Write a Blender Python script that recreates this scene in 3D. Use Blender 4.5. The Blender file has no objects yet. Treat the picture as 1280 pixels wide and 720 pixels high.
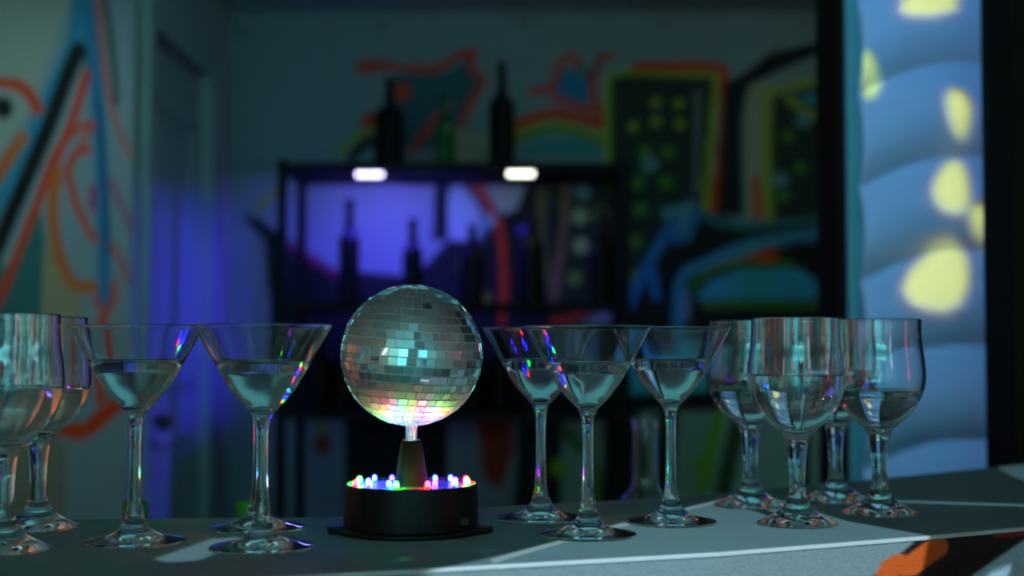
import bpy, math, random
import numpy as np
from mathutils import Vector, Matrix
from mathutils.geometry import delaunay_2d_cdt

S = bpy.context.scene
C = S.collection
random.seed(7)
R = math.radians
F = 1710.0            # focal length in pixels of the 1280x720 frame
CZ = 1.21             # eye height
TOP = 1.05            # bar top height

# ------------------------------------------------------------------ camera
cam_d = bpy.data.cameras.new('camera')
cam = bpy.data.objects.new('camera', cam_d)
C.objects.link(cam)
PITCH = math.atan(70.0 / F)
cam.location = (0, 0, CZ)
cam.rotation_euler = (math.pi / 2 + PITCH, 0, 0)
cam_d.sensor_width = 36
cam_d.lens = 36 * F / 1280
cam_d.clip_start = .02
cam_d.dof.use_dof = True
cam_d.dof.focus_distance = 1.165
cam_d.dof.aperture_fstop = 3.3
S.camera = cam

# ------------------------------------------------------------------ world, exposure
w = bpy.data.worlds.new('world'); S.world = w
w.use_nodes = True
w.node_tree.nodes['Background'].inputs[0].default_value = (.05, .11, .13, 1)
w.node_tree.nodes['Background'].inputs[1].default_value = .05
S.view_settings.view_transform = 'Standard'
S.view_settings.look = 'None'
S.view_settings.exposure = 0
S.view_settings.gamma = 1
S.view_settings.use_curve_mapping = False
cy = S.cycles
cy.max_bounces = 20; cy.transmission_bounces = 20; cy.glossy_bounces = 8
cy.diffuse_bounces = 3; cy.transparent_max_bounces = 8
cy.sample_clamp_indirect = 6
cy.blur_glossy = .2
cy.caustics_reflective = True; cy.caustics_refractive = True
cy.use_denoising = True


def light(name, kind, loc, energy, color, target=None, size=.3, size_y=None, blend=.3, cone=None, spread=None):
    d = bpy.data.lights.new(name, kind)
    d.energy = energy; d.color = color
    if kind == 'AREA':
        d.shape = 'RECTANGLE'; d.size = size; d.size_y = size_y or size
        if spread: d.spread = R(spread)
    else:
        d.shadow_soft_size = size
    if kind == 'SPOT':
        d.spot_size = R(cone or 60); d.spot_blend = blend
    o = bpy.data.objects.new(name, d); C.objects.link(o)
    o.location = loc
    if target is not None:
        o.rotation_euler = (Vector(target) - Vector(loc)).to_track_quat('-Z', 'Y').to_euler()
    return o


TEAL = (.22, .78, 1.0)
# added unseen lights: ceiling uplights, softboxes for glints, a wash on the front wall
light('added_middle_uplight', 'AREA', (.1, 3.0, 2.06), 4.6, (.16, .80, .90), (.1, 3.02, 2.36), 1.7, 1.2, spread=110)  # added to light the ceiling that the water refracts
light('added_front_uplight', 'AREA', (.1, -.9, 1.75), 2.5, (.12, .80, .88), (.1, -.2, 2.36), .9, .2, spread=140)  # added to brighten the ceiling seen in the ball
light('added_softbox', 'AREA', (-1.25, -.5, 1.45), .35, (1.0, .84, .86), (0, 1.1, 1.15), .08, .6)  # softboxes added for bright reflections in ball and glasses
light('added_softbox', 'AREA', (1.0, -.9, 1.75), .6, (.30, .90, .95), (0, 1.1, 1.15), .25, .4)
light('added_softbox', 'AREA', (-.55, -1.3, 1.9), .25, (.20, .90, .80), (0, 1.1, 1.15), .25, .15)
light('added_softbox', 'AREA', (.25, -1.2, 1.75), .25, (.9, .92, 1.0), (0, 1.1, 1.15), .3, .12)
light('added_wall_wash', 'AREA', (0, -.9, 2.28), 135, (.12, .80, .84), (0, -2.4, 1.1), 2.4, .3, spread=120)  # added to brighten the unseen wall that ball and glasses reflect
light('back_room_light', 'AREA', (1.2, 3.3, 2.28), 1.5, (.50, .84, .70), (1.0, 4.7, 1.4), .6, .3)

light('graffiti_wall_light', 'AREA', (-1.2, 2.85, 2.30), .9, (.45, .92, 1.0), (-1.25, 3.5, 1.1), .5, .12, spread=100)
light('warm_side_light', 'SPOT', (-1.0, 1.66, 2.28), 42, (1.0, .42, .2), (-1.6, 1.70, 1.15), .05, cone=44, blend=.4)

# ------------------------------------------------------------------ helpers


def ray(u, v):
    b = (360 - v) / F; a = (u - 640) / F
    return Vector((a, math.cos(PITCH) - b * math.sin(PITCH), math.sin(PITCH) + b * math.cos(PITCH)))


def on_y(u, v, y):
    d = ray(u, v); t = y / d.y
    return Vector((d.x * t, y, CZ + d.z * t))


def on_top(u, v, z=TOP):
    d = ray(u, v); t = (z - CZ) / d.z
    return Vector((d.x * t, d.y * t, z))


def proj_np(P):
    """world points (n,3) -> pixels"""
    x = P[:, 0]; y = P[:, 1]; z = P[:, 2] - CZ
    dep = y * math.cos(PITCH) + z * math.sin(PITCH)
    up = -y * math.sin(PITCH) + z * math.cos(PITCH)
    return np.stack([640 + F * x / dep, 360 - F * up / dep], 1)


def mat(name, color=(.5, .5, .5), rough=.5, metal=0., trans=0., ior=1.45, emit=None, strength=0., spec=.5, coat=0.):
    m = bpy.data.materials.new(name); m.use_nodes = True
    b = m.node_tree.nodes['Principled BSDF']
    b.inputs['Base Color'].default_value = (*color, 1)
    b.inputs['Roughness'].default_value = rough
    b.inputs['Metallic'].default_value = metal
    b.inputs['Transmission Weight'].default_value = trans
    b.inputs['IOR'].default_value = ior
    b.inputs['Specular IOR Level'].default_value = spec
    b.inputs['Coat Weight'].default_value = coat
    if emit:
        b.inputs['Emission Color'].default_value = (*emit, 1)
        b.inputs['Emission Strength'].default_value = strength
    return m


def noisy(m, scale=30, amt=.15, bump=0., stretch=(1, 1, 1)):
    nt = m.node_tree; b = nt.nodes['Principled BSDF']
    tc = nt.nodes.new('ShaderNodeTexCoord'); mp = nt.nodes.new('ShaderNodeMapping')
    mp.inputs['Scale'].default_value = stretch
    nz = nt.nodes.new('ShaderNodeTexNoise'); nz.inputs['Scale'].default_value = scale
    nz.inputs['Detail'].default_value = 5
    nt.links.new(tc.outputs['Object'], mp.inputs[0]); nt.links.new(mp.outputs[0], nz.inputs['Vector'])
    col = tuple(b.inputs['Base Color'].default_value)
    mx = nt.nodes.new('ShaderNodeMix'); mx.data_type = 'RGBA'
    mx.inputs['A'].default_value = tuple(c * (1 - amt) for c in col[:3]) + (1,)
    mx.inputs['B'].default_value = tuple(min(1, c * (1 + amt)) for c in col[:3]) + (1,)
    nt.links.new(nz.outputs['Fac'], mx.inputs['Factor'])
    if b.inputs['Base Color'].is_linked:
        src = b.inputs['Base Color'].links[0].from_socket
        mr = nt.nodes.new('ShaderNodeMapRange'); mr.inputs[3].default_value = 1 - amt; mr.inputs[4].default_value = 1 + amt
        nt.links.new(nz.outputs['Fac'], mr.inputs[0])
        vm = nt.nodes.new('ShaderNodeVectorMath'); vm.operation = 'SCALE'
        nt.links.new(src, vm.inputs[0]); nt.links.new(mr.outputs[0], vm.inputs['Scale'])
        nt.links.new(vm.outputs[0], b.inputs['Base Color'])
    else:
        nt.links.new(mx.outputs['Result'], b.inputs['Base Color'])
    if bump:
        bp = nt.nodes.new('ShaderNodeBump'); bp.inputs['Strength'].default_value = bump; bp.inputs['Distance'].default_value = .002
        nt.links.new(nz.outputs['Fac'], bp.inputs['Height']); nt.links.new(bp.outputs[0], b.inputs['Normal'])
    return m


def link(name, verts, faces, m, parent=None, smooth=False, loc=None):
    me = bpy.data.meshes.new(name); me.from_pydata([tuple(v) for v in verts], [], faces); me.update()
    if smooth: me.polygons.foreach_set('use_smooth', [True] * len(me.polygons))
    if m: me.materials.append(m)
    o = bpy.data.objects.new(name, me); C.objects.link(o)
    if parent: o.parent = parent
    if loc: o.location = loc
    return o


class MB:
    def __init__(s): s.v = []; s.f = []

    def box(s, x0, x1, y0, y1, z0, z1):
        b = len(s.v)
        s.v += [(x, y, z) for z in (z0, z1) for y in (y0, y1) for x in (x0, x1)]
        s.f += [(b, b + 2, b + 3, b + 1), (b + 4, b + 5, b + 7, b + 6), (b, b + 1, b + 5, b + 4), (b + 2, b + 6, b + 7, b + 3), (b, b + 4, b + 6, b + 2), (b + 1, b + 3, b + 7, b + 5)]
        return s

    def prism(s, poly, z0, z1):
        b = len(s.v); n = len(poly)
        s.v += [(x, y, z0) for x, y in poly] + [(x, y, z1) for x, y in poly]
        s.f += [tuple(range(b + n - 1, b - 1, -1)), tuple(range(b + n, b + 2 * n))]
        s.f += [(b + i, b + (i + 1) % n, b + n + (i + 1) % n, b + n + i) for i in range(n)]
        return s

    def lathe(s, prof, seg=48, cx=0, cy=0, cz=0, closed=True):
        b = len(s.v); ring = []
        for r, z in prof:
            if r < 1e-6:
                ring.append([len(s.v)]); s.v.append((cx, cy, cz + z))
            else:
                ring.append(list(range(len(s.v), len(s.v) + seg)))
                s.v += [(cx + r * math.cos(2 * math.pi * k / seg), cy + r * math.sin(2 * math.pi * k / seg), cz + z) for k in range(seg)]
        for a, c in zip(ring[:-1], ring[1:]):
            for k in range(seg):
                k2 = (k + 1) % seg
                if len(a) == 1 and len(c) == 1: continue
                if len(a) == 1: s.f.append((a[0], c[k2], c[k]))
                elif len(c) == 1: s.f.append((a[k], a[k2], c[0]))
                else: s.f.append((a[k], a[k2], c[k2], c[k]))
        return s

    def sphere(s, cx, cy, cz, r, seg=16, rings=10):
        return s.lathe([(r * math.sin(math.pi * i / rings), -r * math.cos(math.pi * i / rings)) for i in range(rings + 1)], seg, cx, cy, cz)

    def build(s, name, m, parent=None, smooth=False, loc=None, bevel=0):
        o = link(name, s.v, s.f, m, parent, smooth, loc)
        if bevel:
            md = o.modifiers.new('bevel', 'BEVEL'); md.width = bevel; md.segments = 2; md.limit_method = 'ANGLE'; md.angle_limit = R(40)
        return o


def tag(o, label, cat, group=None):
    o['label'] = label; o['category'] = cat
    if group: o['group'] = group
    return o


def empty(name, loc, label, cat, group=None, rz=0):
    o = bpy.data.objects.new(name, None); C.objects.link(o)
    o.empty_display_size = .03
    o.location = loc; o.rotation_euler = (0, 0, rz)
    return tag(o, label, cat, group)


def struct(o): o['kind'] = 'structure'; return o


def curve_pts(P, n=5):
    """Catmull-Rom through profile points, kept at r >= 0"""
    out = []
    P = [Vector(p) for p in P]
    for i in range(len(P) - 1):
        p0 = P[max(i - 1, 0)]; p1 = P[i]; p2 = P[i + 1]; p3 = P[min(i + 2, len(P) - 1)]
        d = (p2 - p1).length
        def clampt(t):
            return t if t.length < d * 1.2 else t * (d * 1.2 / t.length)
        m1 = clampt((p2 - p0) * .5); m2 = clampt((p3 - p1) * .5)
        for k in range(n):
            t = k / n
            q = p1 * (2 * t**3 - 3 * t**2 + 1) + m1 * (t**3 - 2 * t**2 + t) + p2 * (-2 * t**3 + 3 * t**2) + m2 * (t**3 - t**2)
            out.append((max(q.x, 0), q.y))
    out.append(tuple(P[-1]))
    return out


# ------------------------------------------------------------------ paint on walls (albedo only)
def seg_dist(p, pts):
    d = np.full(len(p), 1e9)
    for a, b in zip(pts[:-1], pts[1:]):
        a = np.array(a, float); b = np.array(b, float); ab = b - a
        t = np.clip(((p - a) @ ab) / max(ab @ ab, 1e-9), 0, 1)
        d = np.minimum(d, np.hypot(*(p - (a + t[:, None] * ab)).T))
    return d


def in_poly(p, poly):
    x, y = p[:, 0], p[:, 1]; inside = np.zeros(len(p), bool)
    n = len(poly)
    for i in range(n):
        x1, y1 = poly[i]; x2, y2 = poly[(i + 1) % n]
        if y1 == y2: continue
        c = ((y1 > y) != (y2 > y)) & (x < (x2 - x1) * (y - y1) / (y2 - y1) + x1)
        inside ^= c
    return inside


def smooth_line(pts, n=4):
    return [(a, b) for a, b in (lambda q: q)(_cr(pts, n))]


def _cr(P, n):
    P = [Vector(p) for p in P]; out = []
    for i in range(len(P) - 1):
        p0 = P[max(i - 1, 0)]; p1 = P[i]; p2 = P[i + 1]; p3 = P[min(i + 2, len(P) - 1)]
        m1 = (p2 - p0) * .5; m2 = (p3 - p1) * .5
        for k in range(n):
            t = k / n
            q = p1 * (2 * t**3 - 3 * t**2 + 1) + m1 * (t**3 - 2 * t**2 + t) + p2 * (-2 * t**3 + 3 * t**2) + m2 * (t**3 - t**2)
            out.append((q.x, q.y))
    out.append(tuple(P[-1]))
    return out


def paint(P, base, layers, soft=3.0):
    """P pixels (n,2); layers: ('s', colour, width, pts) stroke, ('p', colour, pts) fill, ('d', colour, r, [centres]) dots"""
    col = np.tile(np.array(base, float), (len(P), 1))
    for L in layers:
        c = np.array(L[1], float)
        if L[0] == 's':
            d = seg_dist(P, _cr(L[3], 4)); a = np.clip((L[2] / 2 + soft / 2 - d) / soft, 0, 1)
        elif L[0] == 'p':
            ins = in_poly(P, L[2]); d = seg_dist(P, L[2] + [L[2][0]])
            a = np.clip(np.where(ins, .5 + d / soft, .5 - d / soft), 0, 1)
        else:
            a = np.zeros(len(P))
            for q in L[3]:
                d = np.hypot(*(P - np.array(q, float)).T); a = np.maximum(a, np.clip((L[2] + 1.5 - d) / 3, 0, 1))
        col = col * (1 - a[:, None]) + c * a[:, None]
    return col


def painted_mat(name, rough=.6):
    m = mat(name, rough=rough, spec=.3)
    nt = m.node_tree; at = nt.nodes.new('ShaderNodeAttribute'); at.attribute_name = 'paint'
    nt.links.new(at.outputs['Color'], nt.nodes['Principled BSDF'].inputs['Base Color'])
    return m


def painted_grid(name, origin, ux, uz, nu, nv, base, layers, m, metres=False):
    """grid on the plane origin + i*ux + j*uz; the paint is laid out by where each wall point stands"""
    I, J = np.meshgrid(np.arange(nu + 1), np.arange(nv + 1))
    P = np.array(origin)[None] + I.reshape(-1, 1) * np.array(ux)[None] + J.reshape(-1, 1) * np.array(uz)[None]
    f = [(j * (nu + 1) + i, j * (nu + 1) + i + 1, (j + 1) * (nu + 1) + i + 1, (j + 1) * (nu + 1) + i) for j in range(nv) for i in range(nu)]
    o = link(name, P.tolist(), f, m)
    col = paint(P[:, [0, 2]], base, layers, .02) if metres else paint(proj_np(P), base, layers)
    at = o.data.color_attributes.new('paint', 'FLOAT_COLOR', 'POINT')
    at.data.foreach_set('color', np.concatenate([col, np.ones((len(col), 1))], 1).astype(np.float32).ravel())
    return o


WHITE = (.29, .33, .37); BLK = (.006, .006, .006); ORG = (.85, .055, .005); BLU = (.02, .20, .42); TEA = (.05, .40, .50)
YEL = (.40, .42, .03); GRN = (.10, .26, .02); DRK = (.02, .03, .02); RED = (.40, .03, .01); CRM = (.45, .38, .24)

# ------------------------------------------------------------------ room shell
CEIL = 2.36
plaster = noisy(mat('plaster', (.50, .52, .50), .7), 6, .08)
peach = noisy(mat('peach_plaster', (.75, .50, .38), .8), 5, .1)
dark_paint = noisy(mat('dark_paint', (.010, .010, .007), .75, spec=.1), 20, .2)
floor_m = noisy(mat('floor_vinyl', (.06, .06, .055), .45), 12, .2)
struct(MB().box(-1.7, 2.5, -2.4, 4.8, -.05, 0).build('floor', floor_m))
struct(MB().box(-1.7, 2.5, -2.4, 4.8, CEIL, CEIL + .05).build('ceiling', noisy(mat('ceiling_paint', (.45, .47, .46), .8), 8, .1)))

# painted wall at the back of the room
back_layers = [
    ('d', (.2, .2, .18), 6, [(301, 40), (478, 32), (652, 28), (830, 28), (1008, 28)]),
    ('s', (.30, .30, .28), 3, [(415, 20), (415, 205)]),
    ('s', (.35, .33, .3), 3, [(285, 12), (1022, 12)]),
    # first jagged star
    ('p', (.05, .12, .16), [(498, 92), (560, 90), (590, 68), (588, 92), (604, 100), (575, 150), (545, 188), (505, 188), (480, 120)]),
    ('s', ORG, 15, [(452, 84), (475, 82)]), ('s', ORG, 10, [(475, 82), (520, 86), (550, 84), (575, 68), (592, 66)]),
    ('s', ORG, 9, [(592, 66), (590, 85), (604, 102), (590, 125), (576, 158)]),
    ('s', ORG, 9, [(560, 135), (540, 155), (515, 190)]), ('d', ORG, 11, [(503, 115), (462, 152)]),
    ('s', YEL, 9, [(425, 192), (445, 172), (470, 160)]), ('s', BLK, 12, [(440, 196), (462, 176), (480, 190)]),
    ('p', CRM, [(540, 190), (575, 160), (610, 170), (615, 200), (540, 205)]),
    # second star
    ('p', (.03, .20, .42), [(690, 100), (712, 84), (728, 98), (738, 95), (738, 132), (715, 128), (700, 118)]),
    ('s', ORG, 9, [(664, 114), (690, 108), (698, 85), (712, 70), (722, 82)]), ('s', ORG, 9, [(765, 70), (752, 72), (742, 100), (744, 125), (758, 150)]),
    ('s', BLK, 5, [(722, 82), (740, 96), (750, 72)]), ('s', ORG, 9, [(690, 120), (715, 130), (745, 138)]),
    ('s', ORG, 14, [(640, 160), (690, 142), (755, 156)]), ('s', YEL, 7, [(640, 170), (690, 154), (765, 172)]),
    ('s', GRN, 8, [(635, 180), (700, 162), (770, 186)]), ('p', (.06, .28, .30), [(640, 196), (670, 176), (730, 174), (770, 196)]),
    # dark tower with lit windows and a yellow and orange outline
    ('p', DRK, [(764, 94), (890, 92), (896, 120), (888, 300), (700, 420), (640, 420), (640, 205), (760, 205)]),
    ('s', YEL, 8, [(760, 205), (761, 100), (768, 92), (800, 90)]), ('s', YEL, 9, [(800, 90), (870, 92), (893, 96), (892, 140), (886, 200), (882, 262)]),
    ('s', ORG, 12, [(795, 84), (860, 82), (898, 84), (906, 105), (902, 190), (893, 262)]),
    ('s', (.2, .25, .25), 6, [(872, 115), (870, 240)]),
    ('d', YEL, 6, [(820, 128), (849, 130), (820, 152), (792, 158), (850, 155)]), ('d', GRN, 8, [(806, 190), (835, 190), (762, 225), (798, 228), (832, 228), (800, 262), (795, 302), (792, 345)]),
    ('d', (.18, .28, .30), 11, [(812, 205), (775, 268), (775, 325)]),
    ('p', BLK, [(905, 105), (935, 88), (962, 66), (1022, 52), (1022, 68), (975, 88), (935, 108), (928, 150), (930, 270), (896, 270)]),
    ('p', CRM, [(935, 108), (960, 98), (958, 270), (932, 270)]), ('s', ORG, 10, [(946, 225), (948, 270)]),
    ('p', DRK, [(965, 120), (1022, 108), (1060, 100), (1060, 275), (962, 275)]), ('s', YEL, 10, [(962, 275), (960, 130), (975, 112), (1030, 98)]),
    ('s', YEL, 9, [(985, 122), (1005, 138), (1040, 152)]), ('p', TEA, [(992, 122), (1030, 116), (1030, 136)]),
    ('d', GRN, 7, [(985, 170), (1000, 210), (980, 245)]), ('d', (.15, .3, .33), 10, [(975, 225), (1005, 150)]),
    # stripes and dots in the middle
    ('s', (.34, .16, .08), 9, [(708, 232), (704, 290), (692, 380)]), ('s', (.18, .15, .04), 14, [(678, 240), (676, 300), (684, 360)]),
    ('d', (.48, .52, .22), 10, [(725, 270), (726, 307)]), ('d', (.25, .34, .05), 9, [(750, 268), (718, 348)]),
    ('d', (.2, .32, .42), 9, [(748, 314), (729, 240)]),
    ('s', ORG, 9, [(660, 395), (700, 402), (735, 388)]), ('s', YEL, 7, [(700, 412), (740, 404)]), ('d', ORG, 7, [(752, 382), (770, 372)]),
    # black mass with the white burst over it
    ('p', BLK, [(300, 268), (320, 272), (420, 338), (520, 345), (560, 300), (606, 300), (640, 230), (665, 230), (690, 420), (760, 420), (760, 516), (345, 516), (338, 400), (330, 300)]),
    ('s', YEL, 7, [(318, 262), (340, 244), (352, 230)]), ('s', (.5, .02, .15), 4, [(360, 306), (420, 344)]),
    ('p', (.50, .60, .66), [(560, 238), (580, 232), (600, 262), (604, 290), (590, 300), (562, 298)]),
    ('p', BLK, [(545, 215), (562, 225), (560, 300), (540, 300)]), ('s', BLK, 5, [(580, 230), (604, 262), (606, 300)]),
    ('s', ORG, 11, [(575, 212), (600, 238), (624, 280)]), ('s', ORG, 9, [(624, 280), (630, 340), (628, 420)]), ('s', RED, 11, [(628, 400), (632, 516)]),
    ('p', (.62, .60, .45), [(604, 222), (660, 226), (645, 262), (628, 268)]), ('d', (.3, .5, .45), 8, [(612, 276)]), ('d', (.12, .06, .5), 7, [(654, 288)]),  # cream polygon: the white lamp's light painted onto the wall
    ('d', (.28, .30, .02), 7, [(580, 330), (606, 372), (590, 378)]),
    ('s', RED, 4, [(560, 208), (700, 206)]),
    # lower part of the wall, seen under the shelves
    ('d', RED, 12, [(403, 556)]), ('d', YEL, 9, [(402, 534)]), ('p', BLK, [(430, 516), (560, 516), (560, 700), (430, 700)]),
    ('p', RED, [(596, 520), (640, 516), (644, 560), (628, 612), (604, 600), (600, 560)]), ('p', BLK, [(648, 516), (705, 516), (700, 700), (640, 700)]),
    ('p', (.32, .46, .36), [(705, 505), (900, 505), (930, 700), (700, 700)]), ('p', BLK, [(755, 520), (800, 510), (790, 640), (752, 640)]),
    ('s', GRN, 14, [(705, 540), (740, 580), (745, 640)]), ('s', BLK, 24, [(835, 510), (830, 640)]), ('s', (.25, .50, .03), 16, [(905, 495), (890, 560), (870, 640)]),
    ('p', (.45, .62, .55), [(905, 520), (1060, 505), (1060, 700), (885, 700)]), ('d', (.25, .50, .02), 12, [(878, 582), (912, 590), (700, 585)]),
    ('s', BLK, 18, [(1000, 500), (1005, 640)]), ('s', (.05, .1, .04), 22, [(960, 470), (925, 520), (900, 640)]),
    # teal and black lettering on the right
    ('p', BLK, [(690, 405), (1060, 395), (1060, 470), (960, 500), (760, 512), (690, 512)]),
    ('p', (.06, .62, .80), [(765, 505), (785, 430), (830, 420), (900, 440), (880, 500)]), ('p', BLK, [(770, 494), (900, 488), (900, 514), (770, 514)]),
    ('p', (.12, .22, .22), [(700, 420), (745, 410), (760, 470), (720, 470)]), ('s', TEA, 10, [(745, 372), (790, 392), (812, 430)]),
    ('p', BLK, [(830, 290), (850, 268), (880, 262), (930, 280), (1060, 268), (1060, 300), (930, 312), (872, 345), (852, 372), (848, 440), (800, 440), (770, 392), (805, 345)]),
    ('p', (.16, .34, .40), [(825, 262), (870, 250), (862, 300), (845, 300)]),
    ('s', BLU, 14, [(775, 400), (800, 350), (822, 310), (845, 275)]), ('s', BLU, 13, [(846, 300), (862, 285), (870, 262)]), ('s', BLU, 12, [(815, 340), (820, 370)]),
    ('s', (.04, .18, .2), 10, [(872, 262), (905, 280), (960, 282), (1060, 268)]),
    ('p', BLK, [(862, 350), (960, 310), (1060, 300), (1060, 400), (862, 400)]),
    ('s', (.06, .30, .45), 13, [(848, 430), (850, 352), (885, 328), (940, 305), (1060, 286)]),
    ('p', TEA, [(868, 374), (890, 348), (930, 336), (1000, 336), (1022, 352), (1022, 374)]),
    ('s', GRN, 7, [(862, 360), (895, 336), (950, 328), (990, 330)]), ('p', ORG, [(928, 326), (955, 312), (972, 312), (970, 326)]),
    ('s', GRN, 8, [(880, 381), (960, 381), (1040, 382)]),
]
wall_m = painted_mat('graffiti_paint')
wb = painted_grid('wall_back', (-.976, 4.7, 0), (.0125, 0, 0), (0, 0, .0118), 200, 200, WHITE, back_layers, wall_m)
struct(wb)
struct(MB().box(1.524, 2.5, 4.7, 4.8, 0, CEIL).build('wall_back', plaster))

# painted wall on the left
MAG = (.5, .02, .12)
left_layers = [
    ('p', (.42, .40, .34), [(-200, 0), (90, -10), (40, 130), (-200, 500)]),
    ('p', (.04, .16, .16), [(-200, 420), (10, 330), (50, 262), (56, 300), (50, 420), (-200, 480)]),
    ('p', (.42, .30, .18), [(56, 300), (75, 330), (100, 375), (110, 420), (50, 420)]),
    ('p', (.30, .24, .17), [(-200, 480), (60, 530), (82, 560), (80, 700), (-200, 700)]),
    ('s', (.03, .26, .40), 24, [(104, -20), (100, 20), (96, 60)]),
    ('s', (.03, .26, .40), 16, [(94, 45), (62, 120), (28, 190), (-5, 262), (-60, 360)]),
    ('s', BLK, 20, [(-40, 400), (0, 300), (32, 225), (62, 155), (84, 95), (98, 62)]),
    ('s', BLK, 13, [(98, 60), (110, 70), (118, 105)]),
    ('s', (.03, .20, .40), 17, [(112, 10), (118, 80), (124, 150), (128, 240), (130, 320), (131, 378)]),
    ('s', (.01, .06, .14), 5, [(122, 120), (132, 240), (135, 320)]),
    ('s', ORG, 11, [(108, 92), (94, 140), (76, 185), (40, 270), (0, 372), (-50, 470)]),
    ('s', ORG, 8, [(112, 152), (92, 166), (70, 190), (50, 240)]),
    ('s', ORG, 9, [(112, 188), (96, 190), (86, 210), (92, 245), (104, 275), (118, 300)]),
    ('s', (.75, .14, .02), 14, [(72, 215), (66, 262), (72, 312), (92, 355), (116, 358)]),
    ('s', ORG, 6, [(116, 158), (100, 185), (84, 215)]),
    ('s', ORG, 5, [(122, -10), (128, 60), (136, 120), (148, 160), (163, 195)]),
    ('s', (.03, .05, .04), 7, [(130, -10), (140, 60), (146, 130)]),
    ('s', MAG, 5, [(138, 225), (152, 258), (166, 290)]), ('s', (.7, .06, .05), 6, [(140, 305), (154, 332), (167, 358)]),
    ('s', MAG, 8, [(116, 235), (116, 262)]), ('s', ORG, 7, [(120, 372), (130, 392), (142, 376), (142, 350)]),
    ('s', ORG, 14, [(-30, 100), (10, 104), (32, 112), (48, 138)]), ('d', BLK, 13, [(4, 135)]),
    ('s', (.75, .14, .02), 15, [(28, 172), (6, 205), (-15, 240)]),
    ('s', ORG, 20, [(60, 528), (100, 540), (128, 520), (150, 502)]), ('s', ORG, 12, [(126, 500), (124, 450), (128, 400)]),
]
wl = painted_grid('wall_left', (-1.6, 3.5, 0), (.00624, 0, 0), (0, 0, .0118), 100, 200, WHITE, left_layers, wall_m)
struct(wl)
struct(MB().box(-1.7, -1.6, -2.4, 3.5, 0, CEIL).build('wall_left', peach))
_rg = random.Random(5)  # invented strokes on the unseen wall, to vary the ball's reflections
fl2 = [('p', (.75, .78, .78), [(-9, -9), (9, -9), (9, 9), (-9, 9)])]
for _k in range(46):
    _x = _rg.uniform(-1.6, 2.4); _z = _rg.uniform(.3, 2.3)
    _c = _rg.choice([BLK, BLK, BLK, (.78, .80, .80), ORG, BLU, TEA, (.45, .42, .30)])
    _p = [(_x, _z)]
    for _i in range(3): _p.append((_p[-1][0] + _rg.uniform(-.35, .35), _p[-1][1] + _rg.uniform(-.35, .35)))
    fl2.append(('s', _c, _rg.choice([.05, .1, .16]), _p))
wf = painted_grid('wall_front', (-1.7, -2.4, 0), (.0295, 0, 0), (0, 0, .0295), 142, 80, (.75, .78, .78), fl2, wall_m, metres=True)
struct(wf)
struct(MB().box(2.5, 2.6, -2.4, 4.8, 0, CEIL).build('wall_right', plaster))

# side wall with the door, beyond the left graffiti wall
SX = -.976
DY0, DY1, DZ = 3.66, 4.36, 2.065
sw = MB().box(SX - .12, SX, 3.515, DY0, 0, CEIL).box(SX - .12, SX, DY1, 4.7, 0, CEIL).box(SX - .12, SX, DY0, DY1, DZ, CEIL)
struct(sw.build('wall_left', noisy(mat('side_wall_paint', (.50, .54, .54), .6), 5, .08)))
door_m = noisy(mat('door_paint', (.42, .48, .48), .45), 6, .06)
dr = struct(bpy.data.objects.new('door_1', None)); C.objects.link(dr); dr.location = (SX - .04, DY0, 0)
MB().box(-.02, .02, .006, .694, .004, DZ - .012).build('door_leaf', door_m, dr, bevel=.002)
for z0, z1 in ((.15, .95), (1.08, 1.9)):
    fr = MB()
    fr.box(.019, .028, .12, .58, z0, z0 + .03).box(.019, .028, .12, .58, z1 - .03, z1).box(.019, .028, .12, .15, z0, z1).box(.019, .028, .55, .58, z0, z1)
    fr.build('panel_moulding', door_m, dr)
MB().lathe(curve_pts([(0, 0), (.01, 0), (.009, .03), (.024, .04), (.026, .055), (.016, .065), (0, .066)]), 20).build('door_knob', mat('door_brass', (.1, .09, .07), .3, 1.), dr, True, (.02, .06, 1.0)).rotation_euler = (0, R(90), 0)
ar = MB().box(SX, SX + .018, DY0 - .07, DY0, 0, DZ + .07).box(SX, SX + .018, DY1, DY1 + .07, 0, DZ + .07).box(SX, SX + .018, DY0, DY1, DZ, DZ + .07)
struct(ar.build('trim_1', door_m, bevel=.003))
struct(MB().box(SX, SX + .012, DY1 + .07, 4.7, 0, .09).build('baseboard_left', door_m))
struct(MB().box(SX + .012, 1.5, 4.688, 4.7, 0, .09).build('baseboard_back', dark_paint))

# invented dark doorway behind the camera, for the mirror tiles and glasses to reflect
struct(MB().box(-.18, .55, -2.4, -2.385, 0, 2.05).build('invented_doorway', dark_paint))
struct(MB().box(-.26, -.18, -2.4, -2.37, 0, 2.13).box(.55, .63, -2.4, -2.37, 0, 2.13).box(-.18, .55, -2.4, -2.37, 2.05, 2.13).build('invented_doorway_trim', door_m))
# dark posts and jamb on the right
def post(u0, u1, y0, y1, name, m, z0=0):
    x0 = (u0 - 640) / F * y0; x1 = (u1 - 640) / F * y0
    return struct(MB().box(x0, x1, y0, y1, z0, CEIL).build(name, m, bevel=.004))
dark_wood = noisy(mat('dark_wood', (.016, .006, .004), .8, spec=.1), 14, .3, stretch=(1, 1, .1))
struct(MB().box(.572, .617, 2.45, 2.56, 0, CEIL).build('trim_3', dark_wood, bevel=.004))
post(1061, 1087, 2.435, 2.449, 'trim_4', noisy(mat('jamb_paint', (.14, .37, .29), .6), 8, .05))
struct(MB().box(.686, .95, 1.87, 1.99, 0, CEIL).build('trim_5', dark_paint, bevel=.004))
struct(MB().box(.95, 2.5, 1.88, 1.98, 0, CEIL).build('wall_right', dark_paint))

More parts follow.
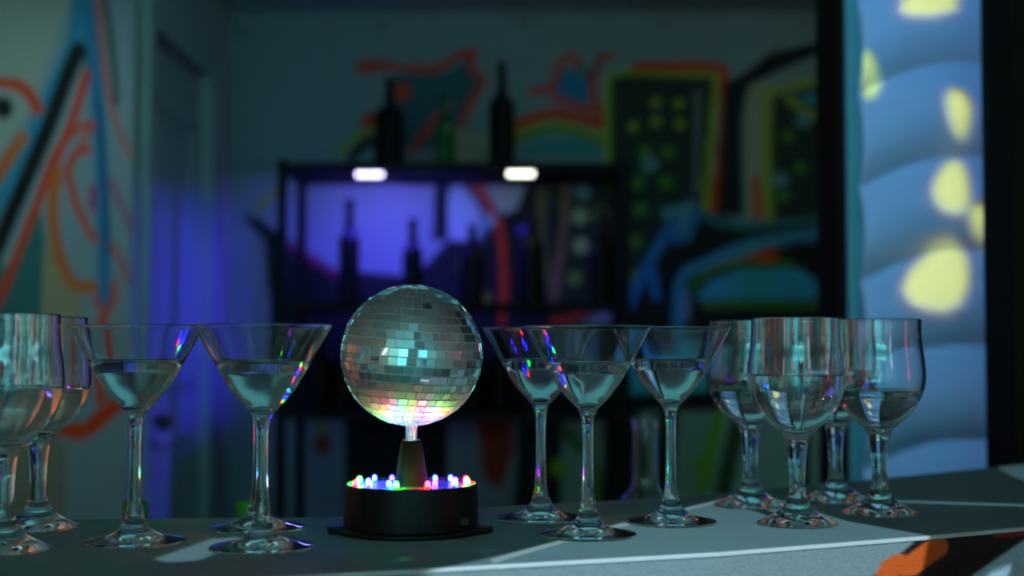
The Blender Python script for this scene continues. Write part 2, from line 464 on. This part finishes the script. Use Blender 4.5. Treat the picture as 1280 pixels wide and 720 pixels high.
# ------------------------------------------------------------------ folded blind between the posts
blind_m = noisy(mat('blind_cloth', (.55, .60, .62), .75), 90, .06)
bl = empty('fabric_blind', (0, 2.40, 0), 'pale blue-lit folded cloth blind dappled with yellow light between the dark posts', 'blind')
nu, nv = 40, 260
vv = []; ff = []
for j in range(nv + 1):
    for i in range(nu + 1):
        u = i / nu; z = .72 + (CEIL - .02 - .72) * j / nv
        x = .612 + .42 * u
        ph = (z - .10 * u - .02 * math.sin(6 * u)) / .165
        s = ph - math.floor(ph)
        y = -.042 * (math.sin(math.pi * s) ** .8) * (1 - .35 * s) - .004 * math.sin(9 * u + 3 * z)
        vv.append((x, y, z))
ff = [(j * (nu + 1) + i, j * (nu + 1) + i + 1, (j + 1) * (nu + 1) + i + 1, (j + 1) * (nu + 1) + i) for j in range(nv) for i in range(nu)]
cl = link('cloth', vv, ff, blind_m, bl, True)
sd = cl.modifiers.new('solid', 'SOLIDIFY'); sd.thickness = .002; sd.offset = 1
MB().box(.605, 1.04, -.012, .03, CEIL - .035, CEIL).build('head_rail', door_m, bl, bevel=.003)

# ------------------------------------------------------------------ bar counter
def E(u, v): q = on_top(u, v); return (q.x, q.y)
front = [(-1.2, .60), E(500, 713), E(900, 690.5), E(1160, 670), E(1280, 659), (.95, 1.42)]
back = [(.95, 1.836), (.687, 1.836), (.62, 1.78), E(1060, 602), E(895, 617), E(740, 627), E(620, 633), (-.10, 1.305), E(430, 646), E(0, 650), (-1.2, 1.20)]
bar = empty('bar_counter', (0, 0, 0), 'bar counter with a pale streaked top and graffiti-painted front, carrying the mirror ball and glasses', 'bar counter')
top_m = noisy(mat('bar_top', (.145, .205, .215), .6, spec=.03), 60, .12, .08, (1, 3, 1))
MB().prism(front + back, TOP - .026, TOP).build('worktop', top_m, bar, bevel=.0008)
edge_m = noisy(mat('bar_edge_highlight', (.42, .40, .41), .45), 80, .1)  # pale edge strip, brightened to carry the front-edge highlight
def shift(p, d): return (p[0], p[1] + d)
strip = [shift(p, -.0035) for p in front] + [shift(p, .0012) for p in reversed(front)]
MB().prism(strip, TOP - .0030, TOP + .0006).build('edge_highlight_strip', edge_m, bar, bevel=.001)
# painted front panel : a fine grid following the front line, paint laid out in metres along it
cols = []
fp = front
for a, b in zip(fp[:-1], fp[1:]):
    n = max(2, int(math.hypot(b[0] - a[0], b[1] - a[1]) / .002))
    for k in range(n): cols.append((a[0] + (b[0] - a[0]) * k / n, a[1] + (b[1] - a[1]) * k / n))
cols.append(fp[-1])
zs = [TOP - .0030 - .0018 * j for j in range(46)] + [.8, .5, .2, .0]
PV = np.array([(x, y - .0015, z) for z in zs for x, y in cols])
nc = len(cols)
fo = link('front_panel', PV.tolist(), [(j * nc + i, (j + 1) * nc + i, (j + 1) * nc + i + 1, j * nc + i + 1) for j in range(len(zs) - 1) for i in range(nc - 1)], None, bar)
fl = [('p', (.04, .05, .02), [(-900, 600), (505, 600), (500, 712), (500, 760), (420, 2000), (-900, 2000)]),  # dark left end: shade beyond the light wedge, painted in
      ('p', BLK, [(1130, 600), (1142, 678), (1085, 725), (1050, 1000), (3000, 1200), (3000, 600)]),
      ('s', (.55, .07, .01), 26, [(1172, 683), (1140, 706), (1100, 735), (1020, 1000)]),
      ('p', (.30, .34, .38), [(1290, 668), (1215, 720), (1120, 1000), (1600, 1000), (1500, 600)]),
      ('s', (.2, .02, .01), 8, [(1245, 668), (1300, 664)])]
colr = paint(proj_np(PV), (.16, .18, .19), fl)
fo.data.color_attributes.new('paint', 'FLOAT_COLOR', 'POINT').data.foreach_set('color', np.concatenate([colr, np.ones((len(colr), 1))], 1).astype(np.float32).ravel())
fo.data.materials.append(noisy(painted_mat('front_paint', .5), 260, .3, .3, (1, 1, 2)))
body = [(x, y + .003) for x, y in front] + [(x, y + .20) for x, y in reversed(front)]
MB().prism(body, 0, TOP - .027).build('cabinet', dark_paint, bar)

# low working shelf behind the bar
ws = empty('work_shelf', (0, 0, 0), 'dark low working shelf hidden behind the bar counter, carrying the bottles', 'shelf')
MB().box(-.9, .42, 1.42, 1.98, .77, .80).build('board', dark_paint, ws)
for x in (-.88, .40):
    for y in (1.44, 1.96): MB().box(x - .02, x + .02, y - .02, y + .02, 0, .77).build('leg', dark_paint, ws)

# ------------------------------------------------------------------ glassware
glass_m = mat('clear_glass', (1, 1, 1), 0.0, 0, 1.0, 1.5)
glass_m.node_tree.nodes['Principled BSDF'].inputs['Base Color'].default_value = (.975, .99, .985, 1)
water_m = mat('water', (.97, .99, .99), 0.0, 0, 1.0, 1.33)

mart_out = [(0, .0022), (.020, .0012), (.0385, .0002), (.0402, .0005), (.0406, .0013), (.0398, .0021), (.030, .0040), (.019, .0072), (.0118, .0122), (.0082, .019), (.0062, .028),
            (.0050, .042), (.0044, .062), (.0044, .082), (.0050, .094), (.0064, .1005), (.0078, .1035)]
mart_bowl = [(.0078, .1035), (.0085, .1052), (.0118, .1085), (.0180, .1150), (.0248, .1235), (.0305, .1325), (.0370, .1440), (.0455, .1592), (.0538, .1740), (.0540, .1750),
             (.0535, .1755), (.0530, .1750), (.0527, .1738)]
mart_in = [(.0527, .1738), (.0443, .1590), (.0357, .1436), (.0290, .1322), (.0232, .1240), (.0165, .1168), (.0095, .1120), (.0045, .1106), (0, .1102)]
wine_out = [(0, .0030), (.018, .0016), (.0335, .0002), (.0352, .0005), (.0356, .0013), (.0348, .0022), (.026, .0060), (.017, .0115), (.0118, .0170), (.0086, .0225),
            (.0074, .0300), (.0070, .0400), (.0074, .0520), (.0086, .0640), (.0100, .0720), (.0122, .0775)]
wine_bowl = [(.0122, .0775), (.0150, .0810), (.0215, .0870), (.0295, .0950), (.0365, .1050), (.0415, .1170), (.0434, .1300), (.0425, .1440), (.0405, .1580), (.0395, .1700), (.0396, .1825),
             (.0393, .1834), (.0386, .1834), (.0383, .1825)]
wine_in = [(.0383, .1825), (.0382, .1700), (.0392, .1580), (.0411, .1440), (.0420, .1300), (.0400, .1172), (.0349, .1062), (.0275, .0972), (.0190, .0902), (.0100, .0862), (0, .0850)]
CUT = {'m': (.0118, .0122), 'w': (.0118, .0170)}


def split_prof(P, z):
    a = [q for q in P if q[1] <= z + 1e-9]; b = [q for q in P if q[1] >= z - 1e-9]
    return a, b


def glass_meshes(kind):
    o, b, i = (mart_out, mart_bowl, mart_in) if kind == 'm' else (wine_out, wine_bowl, wine_in)
    k = o.index(CUT[kind])
    full = curve_pts(o, 5)
    foot = full[:k * 5 + 1]; stem = full[k * 5:]
    bowl = curve_pts(b, 5)[:-1] + curve_pts(i, 5)
    return foot, stem, bowl, curve_pts(i, 5)


def water_prof(inner, level):
    rr = [(r + .0003 if r > .001 else r, z - .0003) for r, z in inner if z < level]
    rr.sort(key=lambda q: q[1])
    rl = np.interp(level, [q[1] for q in sorted(inner, key=lambda q: q[1])], [q[0] for q in sorted(inner, key=lambda q: q[1])])
    # small meniscus at the wall
    return rr + [(float(rl) + .0003, level), (float(rl) - .0006, level - .0002), (float(rl) - .002, level - .0009), (float(rl) * .6, level - .001), (0, level - .001)]


cache = {}
for kd in 'mw':
    ft, st, bw, inn = glass_meshes(kd)
    cache[kd] = {'inn': inn, 'parts': []}
    for nm, pr in (('foot', ft), ('stem', st), ('bowl', bw)):
        mb = MB().lathe(pr, 96)
        me = bpy.data.meshes.new(nm); me.from_pydata(mb.v, [], mb.f); me.update()
        me.polygons.foreach_set('use_smooth', [True] * len(me.polygons)); me.materials.append(glass_m)
        cache[kd]['parts'].append((nm, me))


def stem_glass(kind, u, v, level_v, label, group, rz=0):
    p = on_top(u, v)
    scale = F / p.y
    name = 'martini_glass' if kind == 'm' else 'wine_glass'
    o = empty(name, (p.x, p.y, TOP), label, 'glass', group, rz)
    for nm, me in cache[kind]['parts']:
        c = bpy.data.objects.new(nm, me); C.objects.link(c); c.parent = o
    lvl = CZ - TOP - (level_v - 430) / scale
    MB().lathe(water_prof(cache[kind]['inn'], lvl), 96).build('water', water_m, o, True)
    return o


GM = 'half-filled martini glasses along the bar'
GW = 'half-filled wine glasses along the bar'
stem_glass('m', 168, 678, 449, 'half-full martini glass on the bar beside the wine glasses, far from the mirror ball', GM)
stem_glass('m', 327, 685, 451, 'half-full martini glass on the bar just beside the mirror ball, nearest to the camera', GM, .3)
stem_glass('m', 322, 661, 449, 'martini glass standing hidden behind the large front one, its foot showing just behind', GM, .6)
stem_glass('m', 676, 649, 448, 'set-back martini glass on the bar whose rim touches the outline of the mirror ball', GM, .9)
stem_glass('m', 735, 669, 452, 'half-full martini glass in front, between two other martini glasses beyond the mirror ball', GM, 1.2)
stem_glass('m', 839, 653, 448, 'half-full martini glass standing next to the group of four wine glasses', GM, 1.5)
stem_glass('w', 938, 632, 487, 'wine glass nearest to the martini glasses in the group of four, set back', GW)
stem_glass('w', 997, 655, 468, 'wine glass in front of the group of four, filled above its middle', GW, .4)
stem_glass('w', 1045, 626, 462, 'rearmost wine glass, mostly hidden behind the two in front of the dark post', GW, .8)
w4 = stem_glass('w', 1100, 642, 487, 'wine glass with small white etched marks, standing before the blue-lit blind', GW, 0)
stem_glass('w', 47, 660, 484, 'wine glass with warm peach reflections beside the outermost martini glass', GW, .2)
stem_glass('w', 5, 688, 484, 'wine glass cut off by the edge of the photo, in front of another wine glass', GW, .7)

# etched measure marks on the one wine glass
etch = MB()
def etch_tick(a, z, wd, h):
    zi = [q[1] for q in reversed(cache['w']['inn'])]; ri = [q[0] for q in reversed(cache['w']['inn'])]
    b = len(etch.v)
    for dz in (0, h):
        r = float(np.interp(z + dz, zi, ri)) + .00145
        for da in (0, wd / .04): etch.v.append((r * math.cos(a + da), r * math.sin(a + da), z + dz))
    etch.f.append((b, b + 1, b + 3, b + 2))
a0 = R(-60)
for zz in (.144, .152):   # an open "2" and a small cup-like mark, one above the other
    for (x, z, wd, h) in ((0, 0, .0035, .0006), (.0028, 0, .0007, .002), (0, .002, .0035, .0006), (0, .002, .0007, .0022), (0, .0042, .0035, .0006)):
        etch_tick(a0 + x / .04, zz + z, wd, h)
for (x, z, wd, h) in ((0, 0, .0006, .004), (.001, -.0006, .0016, .0006), (.003, 0, .0006, .004)):
    etch_tick(a0 + x / .04, .160 + z, wd, h)
etch.build('etched_mark', mat('etched_frost', (.7, .75, .78), .6), w4)

# ------------------------------------------------------------------ mirror ball on its lamp base
bp = on_top(514, 663)
mbz = bpy.data.objects.new('disco_lamp', None); C.objects.link(mbz); mbz.location = (bp.x, bp.y, TOP); mbz.empty_display_size = .05
tag(mbz, 'small mirror ball on a round black base ringed with coloured lights, on the bar', 'disco ball')
plastic = noisy(mat('black_plastic', (.005, .005, .005), .42, spec=.22), 40, .1)
deck_m = mat('deck_plastic', (.03, .03, .035), .22)
MB().lathe(curve_pts([(0, 0), (.0645, 0), (.0655, .001), (.0655, .0032), (.0640, .0042), (.058, .0050)], 3) + [(0, .005)], 72).build('base_plate', plastic, mbz, True)
MB().lathe([(0, .004), (.0580, .004), (.0578, .012), (.0570, .030), (.0564, .0395), (.0558, .0405), (.0545, .0405), (.0538, .0390), (.0538, .0370), (0, .0370)], 72).build('drum', plastic, mbz, False, bevel=0)
MB().lathe([(0, .0372), (.0537, .0372), (.0537, .0388), (0, .0390)], 72).build('deck', deck_m, mbz)
for a in (195, 345, 90):
    tb = MB().box(.052, .0715, -.008, .008, 0, .006).build('foot_tab', plastic, mbz, bevel=.002); tb.rotation_euler = (0, 0, R(a))
MB().box(-.006, .006, -.0012, .004, -.003, .003).build('switch', mat('switch_plastic', (.004, .004, .004), .6), mbz, bevel=.001, loc=(.045, -.0365, .012))
MB().lathe(curve_pts([(0, .039), (.0150, .039), (.0140, .043), (.0118, .058), (.0096, .072), (.0088, .0765)], 4) + [(0, .0765)], 40).build('pedestal', mat('pedestal_plastic', (.0010, .0012, .0012), .9, spec=.02), mbz, True)
chrome = mat('chrome', (.75, .76, .78), .08, 1.)
MB().lathe([(0, .0765), (.0078, .0765), (.0080, .0772), (.0078, .0782), (.0054, .0786), (.0053, .0905), (0, .0905)], 40).build('neck', chrome, mbz, True)
BR = .0612; BC = .1504
ball_o = bpy.data.objects.new('mirror_ball', None)
core_m = mat('ball_core', (.42, .45, .46), .45, .3)
mirror_m = mat('mirror_tile', (.90, .94, .95), .02, 1.)
_nt = mirror_m.node_tree; _g = _nt.nodes.new('ShaderNodeBsdfGlossy'); _g.inputs['Roughness'].default_value = .50; _g.inputs['Color'].default_value = (.8, .85, .9, 1)
_mx = _nt.nodes.new('ShaderNodeMixShader'); _mx.inputs[0].default_value = .24
_nt.links.new(_nt.nodes['Principled BSDF'].outputs[0], _mx.inputs[1]); _nt.links.new(_g.outputs[0], _mx.inputs[2]); _nt.links.new(_mx.outputs[0], _nt.nodes['Material Output'].inputs[0])
core = MB().sphere(0, 0, 0, BR - .0013, 96, 64).build('mirror_ball', core_m, mbz, True, (0, 0, BC))
core.rotation_euler = (R(2), R(3.2), R(11))
rng = random.Random(11)
tb = MB(); NR = 26
for r_ in range(NR):
    lat = -math.pi / 2 + math.pi * (r_ + .5) / NR
    dl = math.pi / NR
    n = max(6, round(2 * math.pi * math.cos(lat) * BR / .0080))
    off = rng.random() * .25
    for k in range(n):
        lon = 2 * math.pi * (k + off) / n
        nrm = Vector((math.cos(lat) * math.cos(lon), math.cos(lat) * math.sin(lon), math.sin(lat)))
        e = Vector((-math.sin(lon), math.cos(lon), 0)); nn = nrm.cross(e)
        wx = math.pi * math.cos(lat) * BR / n - .00020; wz = dl * BR / 2 - .00055
        nt = (nrm + e * rng.gauss(0, .04) + nn * rng.gauss(0, .04)).normalized()
        e2 = (e - nt * e.dot(nt)).normalized(); n2 = nt.cross(e2)
        c = nrm * (BR - .0002)
        sh = min(1, 1.0)
        wt = wx * (math.cos(lat + dl / 2) / max(math.cos(lat), .05) if lat > 0 else 1); wbm = wx * (math.cos(lat - dl / 2) / max(math.cos(lat), .05) if lat < 0 else 1)
        wt = max(wt, .0004); wbm = max(wbm, .0004)
        b = len(tb.v)
        for dep in (-.0010, 0):
            for (sx, sz, ww) in ((-1, -1, wbm), (1, -1, wbm), (1, 1, wt), (-1, 1, wt)):
                tb.v.append(tuple(c + nt * dep + e2 * sx * ww + n2 * sz * wz))
        tb.f += [(b + 4, b + 5, b + 6, b + 7)] + [(b + i, b + (i + 1) % 4, b + 4 + (i + 1) % 4, b + 4 + i) for i in range(4)]
tb.build('mirror_tiles', mirror_m, core)
LEDC = {'g': ((.0003, 1, .0008), 2300), 'r': ((1, .0002, .0004), 2300), 'b': ((.0011, .0018, 1), 600), 'w': ((.0022, .0014, 1), 420)}

leds = [(447, 597, 'g'), (447.5, 603.5, 'r'), (461, 600.5, 'w'), (464, 594.5, 'b'), (466, 605, 'w'), (486.5, 595, 'w'), (489, 604.5, 'b'), (499, 606.5, 'g'),
        (537, 606, 'r'), (541.5, 595, 'b'), (545, 604, 'w'), (561, 595, 'b'), (568, 599, 'w'), (568, 604.5, 'b'), (581, 597, 'r'), (584, 601.5, 'g')]
ledm = {}
for k, (c, s) in LEDC.items(): ledm[k] = mat('led_' + {'g': 'green', 'r': 'red', 'b': 'blue', 'w': 'violet'}[k], c, .3, emit=c, strength=s)
stub_m = mat('led_lens', (.25, .25, .28), .2)
for u, v, k in leds:
    x = (u - 514) / (F / bp.y); yy = -(v - 600.3) / 195.0
    rr = math.hypot(x, yy)
    if rr > .0505: yy = math.copysign(math.sqrt(max(.0505**2 - x * x, 0)), yy)
    l = MB().lathe([(0, 0), (.0022, 0), (.0022, .0022), (.0020, .0032), (.0014, .0041), (.0007, .0045), (0, .0046)], 14).build('led', ledm[k], mbz, True, (x, yy, .0405))
    l['label'] = {'g': 'green', 'r': 'red', 'b': 'blue', 'w': 'violet-white'}[k] + ' glowing light'
    MB().lathe([(0, 0), (.0025, 0), (.0025, .0014), (0, .0014)], 12).build('socket', stub_m, l, False, (0, 0, -.0014))

# ------------------------------------------------------------------ bottles
green_glass = mat('green_bottle_glass', (.015, .10, .02), .08, spec=.6)
dark_glass = mat('dark_bottle_glass', (.004, .004, .003), .35, spec=.12)
foil_m = noisy(mat('green_foil', (.02, .26, .03), .45, .1), 200, .3)


def bottle(name_label, x, y, z, h, r, gm, cap, group=None, neck_r=.0145, nz=.66, sz=.50, cap_m=None):
    o = empty('bottle', (x, y, z), name_label, 'bottle', group)
    P = [(0, 0), (r * .9, 0), (r, .006), (r, .03), (r, h * sz * .6), (r, h * sz), (r * .88, h * (sz + .06)), (neck_r * 1.25, h * nz), (neck_r, h * (nz + .08)), (neck_r * .93, h * .93), (neck_r * 1.1, h * .955), (neck_r * 1.1, h)]
    MB().lathe(curve_pts(P, 4) + [(0, h)], 32).build('glass_body', gm, o, True)
    if cap:
        MB().lathe([(neck_r * 1.02, h * .86), (neck_r * 1.14, h * .86), (neck_r * 1.2, h * .95), (neck_r * 1.2, h + .002), (0, h + .003)], 24).build('foil_cap' if cap == 1 else 'cap', cap_m or foil_m, o, True)
    return o


q = on_y(169, 628, 1.50); bottle('green-topped bottle poking up behind the bar, behind the martini stem far from the ball', q.x, q.y, .80, q.z - .80, .036, green_glass, 1, 'green bottles behind the bar', neck_r=.0112)
q = on_y(311, 628, 1.50); bottle('green-topped bottle poking up behind the bar, just behind the stem beside the ball', q.x, q.y, .80, q.z - .80, .036, green_glass, 1, 'green bottles behind the bar', neck_r=.0112)
# clear bottle
q = on_y(806, 520, 1.80)
cb = empty('bottle', (q.x, q.y, .80), 'clear empty glass bottle standing behind the bar between two martini stems', 'bottle')
H = q.z - .80
P = [(0, 0), (.040, 0), (.044, .004), (.045, .03), (.045, .13), (.044, .17), (.036, H - .112), (.022, H - .098), (.0168, H - .085), (.0164, H - .05), (.0166, H - .012), (.0182, H - .010), (.0184, H - .001), (.0172, H), (.0150, H), (.0142, H - .004),
     (.0138, H - .05), (.0142, H - .083), (.019, H - .098), (.033, H - .115), (.0412, .165), (.0415, .03), (.039, .012), (0, .009)]
MB().lathe(curve_pts(P, 3), 48).build('glass_body', glass_m, cb, True)

# ------------------------------------------------------------------ rack at the back wall
metal_b = noisy(mat('black_metal', (.006, .006, .006), .6, 0, spec=.2), 30, .1)
RY0, RY1 = 4.10, 4.48
RX0, RX1 = (352 - 640) / F * RY0, .34
rack = empty('shelf_rack', (0, 0, 0), 'tall black metal shelf rack of bottles against the graffiti wall', 'shelving rack')
for x in (RX0, RX1):
    for y in (RY0, RY1): MB().box(x - .014, x + .014, y - .014, y + .014, 0, 1.765).build('post', metal_b, rack)
SH = [1.755, 1.335, 1.005, .5]
for z in SH: MB().box(RX0 - .01, RX1 + .01, RY0 - .01, RY1 + .01, z - .022, z).build('shelf_board', metal_b, rack)


def rb(u, v, y, shelf, wpx, gm, lab, cap=0):
    p = on_y(u, v, y); z = SH[shelf]
    return bottle(lab, p.x, p.y, z + .0005, p.z - z, wpx / 2 / F * y, gm, cap, 'bottles on the shelf rack', neck_r=.014, sz=.58, nz=.70, cap_m=metal_b)


rb(487, 98, 4.28, 0, 38, dark_glass, 'broad dark bottle on top of the rack, above the blue lamp')
rb(556, 118, 4.30, 0, 26, green_glass, 'green bottle on top of the rack, in the middle of its three bottles')
rb(627, 78, 4.26, 0, 33, dark_glass, 'tall dark wine bottle on top of the rack, above the white lamp')
rb(437, 250, 4.26, 1, 26, dark_glass, 'dark bottle silhouetted in the blue glow, under the blue lamp')
rb(516, 274, 4.26, 1, 26, dark_glass, 'dark bottle in the blue glow, nearest above the mirror ball')
rb(590, 282, 4.30, 1, 30, dark_glass, 'dark bottle on the rack shelf, before the pale blue painted bubble')
rb(664, 262, 4.28, 1, 32, dark_glass, 'dark bottle on the rack shelf under the white lamp')
rb(752, 262, 4.30, 1, 30, dark_glass, 'dark bottle at the far end of the rack shelf beyond the dotted towers')
for i, (u, v) in enumerate(((400, 412), (430, 420), (478, 408), (560, 415), (592, 408), (625, 418), (700, 412))):
    rb(u, v, 4.25, 2, 30, dark_glass, ['dark bottle on the lower rack shelf, outermost toward the door', 'dark bottle on the lower rack shelf, second from the door end', 'dark bottle on the lower rack shelf, just behind the ball toward the door', 'dark bottle on the lower rack shelf, behind the middle of the mirror ball',
       'dark bottle on the lower rack shelf, just past the edge of the ball', 'dark bottle on the lower rack shelf, before the red painted stripe', 'dark bottle on the lower rack shelf, behind the front martini rim'][i])


def lamp(u, v, col, em, energy, label):
    p = on_y(u, v, RY0 + .02)
    o = empty('shelf_light', (p.x, p.y, p.z), label, 'lamp', 'lamps under the top of the rack')
    MB().box(-.055, .055, -.012, .04, .008, SH[0] - .024 - p.z).build('housing', metal_b, o)
    lm = mat('led_disc', col, .3, emit=em, strength=6)
    for k in range(6):
        x = (k - 2.5) * .0135
        MB().lathe([(0, -.006), (.003, -.005), (.0045, -.002), (.0045, .008), (0, .008)], 14).build('led', lm, o, True, (x, 0, 0))
    a = light('rack_lamp_beam', 'AREA', (p.x, p.y + .03, p.z - .014), energy, col, (p.x, p.y + .10, p.z - 1), .09, .03)
    return o


lamp(462, 219, (.05, .03, 1.0), (.9, .85, 1.3), 9, 'small lamp with a row of blue-white lights under the rack top, over the blue glow')
lamp(651, 218, (.85, 1.0, .6), (1.05, 1.1, .95), .32, 'small lamp with a row of white lights under the rack top, farther from the door')
# glow of the blue lamp on the wall right behind it
light('rack_lamp_back_glow', 'SPOT', on_y(478, 236, 4.40), 4.4, (.16, .13, 1.0), on_y(480, 262, 4.7), .01, cone=150, blend=.7)

# ------------------------------------------------------------------ added unseen lamps with masks cut to shape the patches on bar and blind
housing_m = metal_b


def gobo(name, L, target, polys, color, energy, label, pd=.30, soft=.0005, half=.25, conef=1.0):
    """a lamp with a black sheet in front of it; each world-space polygon is cut out of the sheet along the lamp's rays"""
    L = Vector(L); n = (Vector(target) - L).normalized()
    o = empty(name, L, label, 'stage light')
    X = n.cross(Vector((0, 0, 1))).normalized(); Y = X.cross(n)
    def to2(P):
        d = Vector(P) - L; t = pd / d.dot(n); q = d * t
        return (q.dot(X), q.dot(Y))
    V = [(-half, -half), (half, -half), (half, half), (-half, half)]; Fc = [[0, 1, 2, 3]]
    P2 = [[to2(p) for p in pl] for pl in polys]
    edges = []
    for pl in P2:
        b = len(V); V += pl; edges += [(b + i, b + (i + 1) % len(pl)) for i in range(len(pl))]
    edges += [(0, 1), (1, 2), (2, 3), (3, 0)]
    vo, eo, fo_, *_ = delaunay_2d_cdt([Vector(v) for v in V], edges, [], 0, 1e-7)
    keep = []
    for f in fo_:
        c = np.array([[sum(vo[i].x for i in f) / len(f), sum(vo[i].y for i in f) / len(f)]])
        if sum(bool(in_poly(c, pl)[0]) for pl in P2) % 2 == 0: keep.append(tuple(f))
    link('gobo_mask', [tuple(n * pd + X * v.x + Y * v.y) for v in vo], keep, housing_m, o)
    h = MB().lathe([(0, -.06), (.05, -.06), (.055, -.02), (.055, .03), (.05, .03), (.045, -.012), (0, -.012)], 28).build('housing', housing_m, o, True)
    h.rotation_euler = n.to_track_quat('Z', 'Y').to_euler()
    MB().box(-.006, .006, -.006, .006, 0, CEIL - L.z - .04).build('hanger', housing_m, o, loc=(-n.x * .05, -n.y * .05, .04))
    li = light(name + '_beam', 'SPOT', L, energy, color, L + n, soft, cone=2 * math.degrees(math.atan(half * .97 / pd)), blend=.0)
    return o


def tp(*uv): return [on_top(u, v) for u, v in uv]
wedge = [on_top(955, 618), on_top(905, 624), on_top(850, 636.5), on_top(770, 655), on_top(700, 676), on_top(600, 700), on_top(495, 722), on_top(380, 1000), on_top(1500, 1000), on_top(1220, 700), on_top(1158, 669), on_top(1057, 651), on_top(1014, 638)]
stage_polys = [wedge,
               tp((192, 699), (212, 703), (250, 700), (292, 682), (318, 674), (300, 671), (262, 674)),
               tp((1060, 622.5), (1116, 625), (1290, 630.5), (1290, 633.5), (1116, 628), (1060, 625.5)),
               tp((1244, 583), (1262, 577.5), (1300, 578), (1300, 606), (1272, 598)),
               tp((1300, 672), (1280, 676), (1235, 702), (1230, 760), (1400, 760))]
gobo('added_stage_light', (.55, -.75, 2.12), (.15, 1.1, 1.05), stage_polys, (.56, .88, 1.0), 290, 'added masked light behind the camera, shaping the lit patches on the bar top')
# streak along the wedge edge
streak = [tp((612, 699), (700, 675), (706, 678), (640, 697), (618, 704)), tp((762, 658), (850, 636.5), (905, 623), (912, 625), (850, 640), (772, 660))]
gobo('added_stage_light', (-.15, -.80, 2.12), (.10, 1.18, 1.05), streak, (1.0, .84, .88), 330, 'added masked white light behind the camera, shaping the streak on the bar', half=.06, soft=.0003)


def blob(u, v, a, b, rot=0, n=12):
    out = []
    for k in range(n):
        t = 2 * math.pi * k / n; s = 1 + .10 * math.sin(3 * t + u)
        x = a * s * math.cos(t); y = b * s * math.sin(t)
        out.append(on_y(u + x * math.cos(rot) - y * math.sin(rot), v + x * math.sin(rot) + y * math.cos(rot), 2.385))
    return out


blobs = [blob(1163, 9, 36, 19), blob(1088, 97, 10, 27), blob(1202, 147, 14, 31, -.15), blob(1193, 240, 22, 38, -.1), blob(1228, 283, 12, 20), blob(1175, 352, 40, 48, .3)]
gobo('added_stage_light', (-.32, .35, 2.12), on_y(1160, 200, 2.385), blobs, (.76, 1.0, .34), 270, 'added masked yellow-green light out of view, shaping the spots on the blind', half=.05, soft=.0015)
rim_b = [blob(1163, 9, 44, 26), blob(1202, 147, 19, 37, -.15), blob(1193, 240, 28, 45, -.1), blob(1228, 283, 18, 27), blob(1175, 352, 48, 56, .3)]
gobo('added_stage_light', (-.52, .36, 2.12), on_y(1160, 200, 2.385), rim_b, (1.0, .22, .10), 70, 'added masked red light beside the yellow-green one, shaping the red fringes', half=.05, soft=.002)
panel = [[on_y(1045, -80, 2.4), on_y(1300, -80, 2.4), on_y(1300, 640, 2.4), on_y(1045, 640, 2.4)]] + blobs
gobo('added_stage_light', (.22, 1.10, 2.29), on_y(1160, 250, 2.4), panel, (.10, .36, .95), 55, 'added masked blue light above the bar, shaping the blue on the blind', half=.14, soft=.0015)

# added spot lamps standing in for spots the mirror ball reflects onto the bar
for (u, v, c, e, cone) in ((505, 699, (.05, 1, .15), .045, 5.0), (428, 688, (.1, .25, 1), .02, 6), (610, 688, (.1, .7, .9), .02, 6), (790, 668, (.1, 1, .5), .03, 7), (690, 690, (.1, .3, 1), .03, 7), (380, 668, (.05, .9, .5), .01, 6)):
    t = on_top(u, v); src = Vector((bp.x, bp.y - BR - .004, TOP + BC + .01))
    light('ball_spot_standin', 'SPOT', src, e * 14, c, t, .001, cone=cone, blend=.5)

# red tube lamps standing behind the camera
red_tube = mat('red_tube_glow', (1, .05, .12), .4, emit=(1, .04, .12), strength=13)
for i, (x, y, lab) in enumerate(((-.62, -.9, 'upright red tube lamp behind the camera, on the graffiti side'), (.95, -.6, 'upright red tube lamp behind the camera, on the blind side'), (1.7, .6, 'upright red tube lamp standing beyond the end of the bar'))):
    o = empty('tube_lamp', (x, y, 0), lab, 'lamp', 'red tube lamps')
    MB().lathe([(0, 0), (.09, 0), (.09, .015), (.02, .022), (.012, .04), (.012, .95), (0, .95)], 24).build('stand', metal_b, o, True)
    MB().lathe([(0, .95), (.013, .95), (.013, 1.75), (0, 1.75)], 16).build('tube', red_tube, o, True)

# refracted light: lamps may shine through the clear glass
for o in bpy.data.objects:
    if o.type == 'MESH' and o.name.split('.')[0] in ('foot', 'stem', 'bowl'): o.cycles.is_caustics_caster = True
    if o.type == 'MESH' and o.name.split('.')[0] in ('worktop', 'edge_highlight_strip'): o.cycles.is_caustics_receiver = True
    if o.type == 'LIGHT' and o.name.startswith('added_stage_light'): o.data.cycles.is_caustics_light = True
